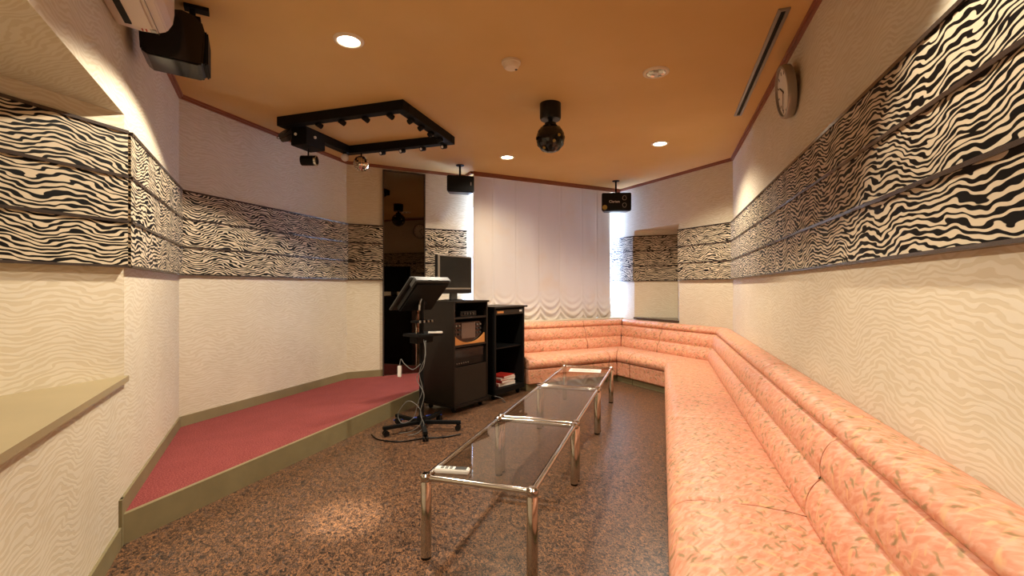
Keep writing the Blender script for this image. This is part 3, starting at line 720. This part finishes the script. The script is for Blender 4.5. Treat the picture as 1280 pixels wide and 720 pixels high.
# black effect ball
eb = thing('effect_ball_light', 'black ball effect light hanging from the centre of the ceiling', 'stage light', (-.926, 3.977, H))
bm = B(); lathe(bm, [(0, 0), (.092, 0), (.092, -.125), (.085, -.138), (0, -.138)], seg=32); obj('motor_housing', bm, M['black'], parent=eb, smooth=True, auto=True)
bm = B(); lathe(bm, [(.02, -.138), (.02, -.165), (.05, -.168), (.05, -.185), (0, -.186)], seg=20); obj('shaft', bm, M['black'], parent=eb, smooth=True, auto=True)
bm = B(); lathe(bm, [(.124*math.sin(PI*i/14), -.300+.124*math.cos(PI*i/14)) for i in range(15)], seg=22); bmesh.ops.remove_doubles(bm, verts=bm.verts[:], dist=1e-5); ball = obj('ball', bm, M['gloss'], parent=eb)
for i in range(5):
    for j in range(9):
        th = PI*(.22+.14*i); ph = 2*PI*(j+.5*(i % 2))/9; d = Vector((math.sin(th)*math.cos(ph), math.sin(th)*math.sin(ph), math.cos(th)))
        c = Vector((0, 0, -.300)); bm = B(); cyl(bm, c+d*.112, c+d*.126, .017, .013, seg=10); obj('lens', bm, M['screen'] if (i+j) % 5 else M['amber'], parent=ball)

# hung truss frame
tf = thing('lighting_frame', 'black rectangular lighting frame fixed under the ceiling over the stage', 'lighting frame', (0, 0, 0))
fx0, fx1, fy0, fy1 = -3.43, -2.09, 3.49, 4.53; zt, zb2, wd = H-.0, H-.085, .085
for nm, (a, b, c, d) in (('near_beam', (fx0, fx1, fy0, fy0+wd)), ('far_beam', (fx0, fx1, fy1-wd, fy1)), ('side_beam', (fx0, fx0+wd, fy0+wd, fy1-wd)), ('side_beam', (fx1-wd, fx1, fy0+wd, fy1-wd))):
    bm = B(); box(bm, a, b, c, d, zb2, zt); obj('beam', bm, M['matte'], parent=tf, bevel=.003)
def socket(x, y, dx, dy, label, lit=False):
    t = thing('lamp_socket', label, 'stage light', (x, y, zb2-.0), 0, 'small lamp sockets around the black ceiling frame')
    d = Vector((dx, dy, -.35)).normalized()*.05
    bm = B(); cyl(bm, (0, 0, 0), (0, 0, -.012), .02, seg=14); cyl(bm, Vector((0, 0, -.018))-d*.5, Vector((0, 0, -.018))+d*.6, .024, seg=16); obj('cup', bm, M['matte'], parent=t, smooth=True, auto=True)
    bm = B(); cyl(bm, Vector((0, 0, -.018))+d*.45, Vector((0, 0, -.018))+d*.68, .014, seg=14); obj('lens', bm, M['white'] if lit else M['screen'], parent=t, smooth=True, auto=True)
for k in range(4): socket(-3.00+.25*k, fy0+.06, .3, 1, ['leftmost','second from the left','third from the left','rightmost'][k]+' black lamp socket under the near beam of the black frame')
for k in range(4): socket(-2.95+.25*k, fy1-.03, -.3, -1, ['leftmost','second from the left','third from the left','rightmost'][k]+' pale lamp socket under the far beam of the black frame', True)
for k in range(4): socket(fx1-.05, fy0+.22+.19*k, -1, .2, ['nearest','second nearest','third nearest','farthest'][k]+' black lamp socket under the right beam of the black frame')
cbx = thing('control_box', 'black box fixed under the left beam of the ceiling frame', 'control box', (fx0+.15, 3.72, zb2))
bm = B(); box(bm, -.08, .10, -.13, .13, -.16, 0); obj('case', bm, M['matte'], parent=cbx, bevel=.004)
bm = B(); cyl(bm, (.099, -.02, -.07), (.112, -.02, -.07), .014, seg=14); cyl(bm, (-.02, -.129, -.06), (-.02, -.14, -.06), .013, seg=14); obj('indicator', bm, M['white'], parent=cbx, smooth=True, auto=True)
ps = thing('spotlight', 'small black spotlight hanging below the control box', 'stage light', (fx0+.16, 3.72, zb2-.16))
bm = B(); cyl(bm, (0, 0, 0), (0, 0, -.07), .007); obj('stem', bm, M['matte'], parent=ps, smooth=True)
bm = B(); cyl(bm, (-.07, -.01, -.115), (.05, .03, -.115), .048, .048, seg=24); obj('lamp_housing', bm, M['matte'], parent=ps, smooth=True, auto=True)
bm = B(); lathe(bm, [(.048, 0), (.048, .02), (.040, .02), (.040, 0)], seg=24); bmesh.ops.transform(bm, matrix=Matrix.Translation((.05, .03, -.115)) @ Matrix.Rotation(.32, 4, 'Z') @ Matrix.Rotation(PI/2, 4, 'Y'), verts=bm.verts[:]); obj('lens_ring', bm, M['chrome'], parent=ps, smooth=True, auto=True)
pj = thing('spotlight', 'small tilted projector spotlight at the left end of the black frame', 'stage light', (fx0+.04, 3.60, zb2))
bm = B(); cyl(bm, (0, 0, 0), (0, 0, -.03), .008); obj('stem', bm, M['matte'], parent=pj)
bm = B(); box(bm, -.045, .045, -.06, .05, -.04, .04, Matrix.Translation((0, -.03, -.07)) @ Matrix.Rotation(.7, 4, 'X')); obj('lamp_housing', bm, M['grey'], parent=pj, bevel=.008)
bm = B(); tube(bm, spline([(-.05, -.03, -.06), (-.055, -.09, -.10), (0, -.12, -.13), (.055, -.09, -.10), (.05, -.03, -.06)]), .003); obj('handle', bm, M['rail'], parent=pj, smooth=True)
fl = thing('flood_lamp', 'round frosted white lamp at the far end of the left beam', 'stage light', (fx0+.06, 4.40, zb2))
bm = B(); cyl(bm, (0, 0, 0), (0, 0, -.03), .02); obj('socket', bm, M['matte'], parent=fl, smooth=True, auto=True)
bm = B(); lathe(bm, [(.001, .0)]+[(.042*math.sin(PI*i/10), .042*math.cos(PI*i/10)-.06) for i in range(1, 10)]+[(0, -.102)], seg=20); obj('bulb', bm, M['white'], parent=fl, smooth=True)
# mirror ball
mb = thing('mirror_ball', 'small mirror ball hanging from the far left corner of the frame', 'mirror ball', (-3.22, 4.49, zb2))
bm = B(); cyl(bm, (0, 0, 0), (0, 0, -.035), .008); obj('motor', bm, M['matte'], parent=mb)
bm = B(); rb_ = .088
for i in range(14):
    for j in range(24):
        def P(i, j, s=1): th = PI*i/14; ph = 2*PI*j/24; return Vector((math.sin(th)*math.cos(ph), math.sin(th)*math.sin(ph), math.cos(th)))*rb_*s+Vector((0, 0, -.12))
        e_ = .07; q = [P(i+e_, j+e_), P(i+1-e_, j+e_), P(i+1-e_, j+1-e_), P(i+e_, j+1-e_)]
        try: bm.faces.new([bm.verts.new(x) for x in q])
        except Exception: pass
mball = obj('mirror_tiles', bm, M['tile'], parent=mb, uv=False)
bm = B(); lathe(bm, [(.0855*math.sin(PI*i/14), -.12+.0855*math.cos(PI*i/14)) for i in range(15)], seg=24); obj('core', bm, M['grey'], parent=mb, smooth=True)

# ---------------------------------------------------------------- loudspeakers
def speaker(x, y, zc, rz, w, h, d, label, logo=False, drop=.16):
    t = thing('wall_speaker', label, 'loudspeaker', (x, y, H), rz)
    bm = B(); lathe(bm, [(0, 0), (.055, 0), (.05, -.01), (0, -.01)], seg=20); cyl(bm, (0, 0, -.01), (0, 0, zc-H+h/2-.0), .013, seg=12)
    box(bm, -.05, .05, -.02, .02, zc-H+h/2-.0, zc-H+h/2+.012); obj('ceiling_bracket', bm, M['matte'], parent=t)
    zc = zc-H
    prof = [(-w/2, -d*.35), (-w/2+.05, d*.55), (w/2-.05, d*.55), (w/2, -d*.35)]
    bm = B(); prism(bm, prof, zc-h/2, zc+h/2); obj('cabinet', bm, M['black'], parent=t, bevel=.012)
    bm = B(); box(bm, -w/2+.008, w/2-.008, -d*.35-.018, -d*.35+.002, zc-h/2+.008, zc+h/2-.008); gr = obj('grille', bm, M['matte'], parent=t, bevel=.006)
    yf = -d*.35-.0195
    if logo:
        cu = bpy.data.curves.new('lettering', 'FONT'); cu.body = 'Clarion'; cu.size = .052; cu.align_x = 'CENTER'; cu.align_y = 'CENTER'; cu.extrude = .001
        to = bpy.data.objects.new('tmp', cu); COL.objects.link(to); bpy.context.view_layer.update()
        me = bpy.data.meshes.new_from_object(to.evaluated_get(bpy.context.evaluated_depsgraph_get())); bpy.data.objects.remove(to)
        lt = bpy.data.objects.new('lettering', me); me.materials.clear(); me.materials.append(M['white']); COL.objects.link(lt); lt.parent = t
        lt.location = (-.035, yf, zc); lt.rotation_euler = (PI/2, 0, 0)
        for s in (-1, 1):
            bm = B(); pts = []
            for i in range(20):
                a = 2*PI*i/20; px = .028*math.cos(a); pz = .042*math.sin(a)
                if pz*s < 0: pz = pz*.55
                pts.append((.112+px, yf-.001, zc+s*.045+pz))
            tube(bm, pts+[pts[0]], .0035, 6); obj('emblem_ring', bm, M['silver'], parent=t)
        bm = B(); cyl(bm, (-w/2+.045, yf+.002, zc-h/2+.05), (-w/2+.045, yf-.006, zc-h/2+.05), .036, seg=24); obj('tweeter', bm, M['amber'], parent=t)
    else:
        bm = B(); box(bm, w/2-.055, w/2-.045, yf-.002, yf+.002, zc-.02, zc+.02); obj('badge', bm, M['silver'], parent=t)
    return t
speaker(-2.51, 5.60, 2.645, math.radians(32), .36, .215, .20, 'black speaker hung at the left end of the curtain')
speaker(-.66, 7.13, 2.575, math.radians(14), .44, .27, .20, 'black speaker with white lettering hung at the right end of the curtain', True)
# near left speaker beside the air conditioner
ns = thing('wall_speaker', 'large glossy black speaker hung beside the air conditioner', 'loudspeaker', (-2.585, 1.935, H), math.radians(47))
bm = B(); box(bm, .02, .14, -.03, .03, -.02, 0); cyl(bm, (.06, 0, -.02), (.06, 0, -.12), .016, seg=12); box(bm, .03, .10, -.025, .025, -.10, -.06); obj('ceiling_bracket', bm, M['matte'], parent=ns)
bm = B()
side = [(-.17, -.16), (-.16, -.12), (.02, -.085), (.075, -.10), (.115, -.135), (.13, -.19), (.118, -.36), (.10, -.372), (-.13, -.362), (-.16, -.34)]
a = [bm.verts.new((x, -.115, z)) for x, z in side]; b = [bm.verts.new((x, .115, z)) for x, z in side]
bm.faces.new(a); bm.faces.new(b[::-1])
for i in range(len(side)): j = (i+1) % len(side); bm.faces.new((a[i], b[i], b[j], a[j]))
bmesh.ops.recalc_face_normals(bm, faces=bm.faces[:]); obj('cabinet', bm, M['gloss'], parent=ns, bevel=.008)
bm = B(); box(bm, .118, .142, -.108, .108, -.36, -.175, Matrix.Rotation(.0, 4, 'Y')); obj('grille', bm, M['matte'], parent=ns, bevel=.008)

# ---------------------------------------------------------------- air conditioner
ac = thing('air_conditioner', 'cream wall air conditioner above the near left niche', 'air conditioner', (-2.555, 1.593+.003, 0), -PI/4)
L = .95; prof = [(.0, 2.60), (.10, 2.585), (.165, 2.588), (.205, 2.607), (.228, 2.65), (.235, 2.70), (.235, 2.82), (.21, 2.86), (0, 2.865)]
bm = B(); a = [bm.verts.new((0, y, z)) for y, z in prof]; b = [bm.verts.new((L, y, z)) for y, z in prof]
bm.faces.new(a); bm.faces.new(b[::-1])
for i in range(len(prof)): j = (i+1) % len(prof); bm.faces.new((a[i], b[i], b[j], a[j]))
bmesh.ops.recalc_face_normals(bm, faces=bm.faces[:]); obj('housing', bm, M['acw'], parent=ac, bevel=.006)
bm = B(); box(bm, .07, L-.07, .048, .075, 2.580, 2.592); obj('louver_slot', bm, M['matte'], parent=ac)
bm = B(); box(bm, .06, L-.06, .078, .155, 2.578, 2.585); obj('louver_flap', bm, M['acw'], parent=ac, bevel=.002)
bm = B(); box(bm, .0, L, .172, .174, 2.588, 2.592, Matrix.Translation((0, 0, -.0035))); obj('panel_seam', bm, M['rail'], parent=ac)
bm = B()
for k in range(2):
    for j in range(2): box(bm, .018+.014*k, .023+.014*k, .105+.016*j, .111+.016*j, 2.5815, 2.587)
obj('indicator', bm, M['red'], parent=ac)
bm = B(); box(bm, .015, .045, .14, .165, 2.5835, 2.588); obj('model_label', bm, M['silver'], parent=ac)

# ---------------------------------------------------------------- wall clock
ck = thing('wall_clock', 'round silver-rimmed clock hung high on the right wall', 'clock', (.80, 3.50, 2.60))
MT = Matrix.Rotation(math.radians(-7), 4, 'Y') @ Matrix.Rotation(-PI/2, 4, 'Y')
def lat(prof, seg=40):
    bm = B(); lathe(bm, prof, seg=seg); bmesh.ops.transform(bm, matrix=MT, verts=bm.verts[:]); return bm
obj('case', lat([(0, -.010), (.14, -.010), (.168, .0), (.172, .03), (.166, .048), (.152, .050), (.150, .036)]), M['silver'], parent=ck, smooth=True, auto=True)
obj('dial', lat([(.151, .034), (0, .0345)]), M['paperw'], parent=ck)
bm = B()
for i in range(12):
    a = 2*PI*i/12; box(bm, .112, .135, -.004, .004, .035, .0365, MT @ Matrix.Rotation(a, 4, 'Z'))
obj('hour_marks', bm, M['black'], parent=ck)
bm = B(); box(bm, -.01, .085, -.005, .005, .037, .0385, MT @ Matrix.Rotation(.9, 4, 'Z')); box(bm, -.01, .12, -.0035, .0035, .039, .0405, MT @ Matrix.Rotation(2.6, 4, 'Z')); obj('hands', bm, M['black'], parent=ck)
# cord loop at upper right on the zebra band
cable('cord_loop', 'tan cord loop hanging over the top rail of the zebra band, upper right', [(.785, .80, 2.14), (.782, .85, 2.07), (.780, .90, 2.03), (.782, .95, 2.05), (.788, .99, 2.09)], .0035, 'brass', cat='cord')
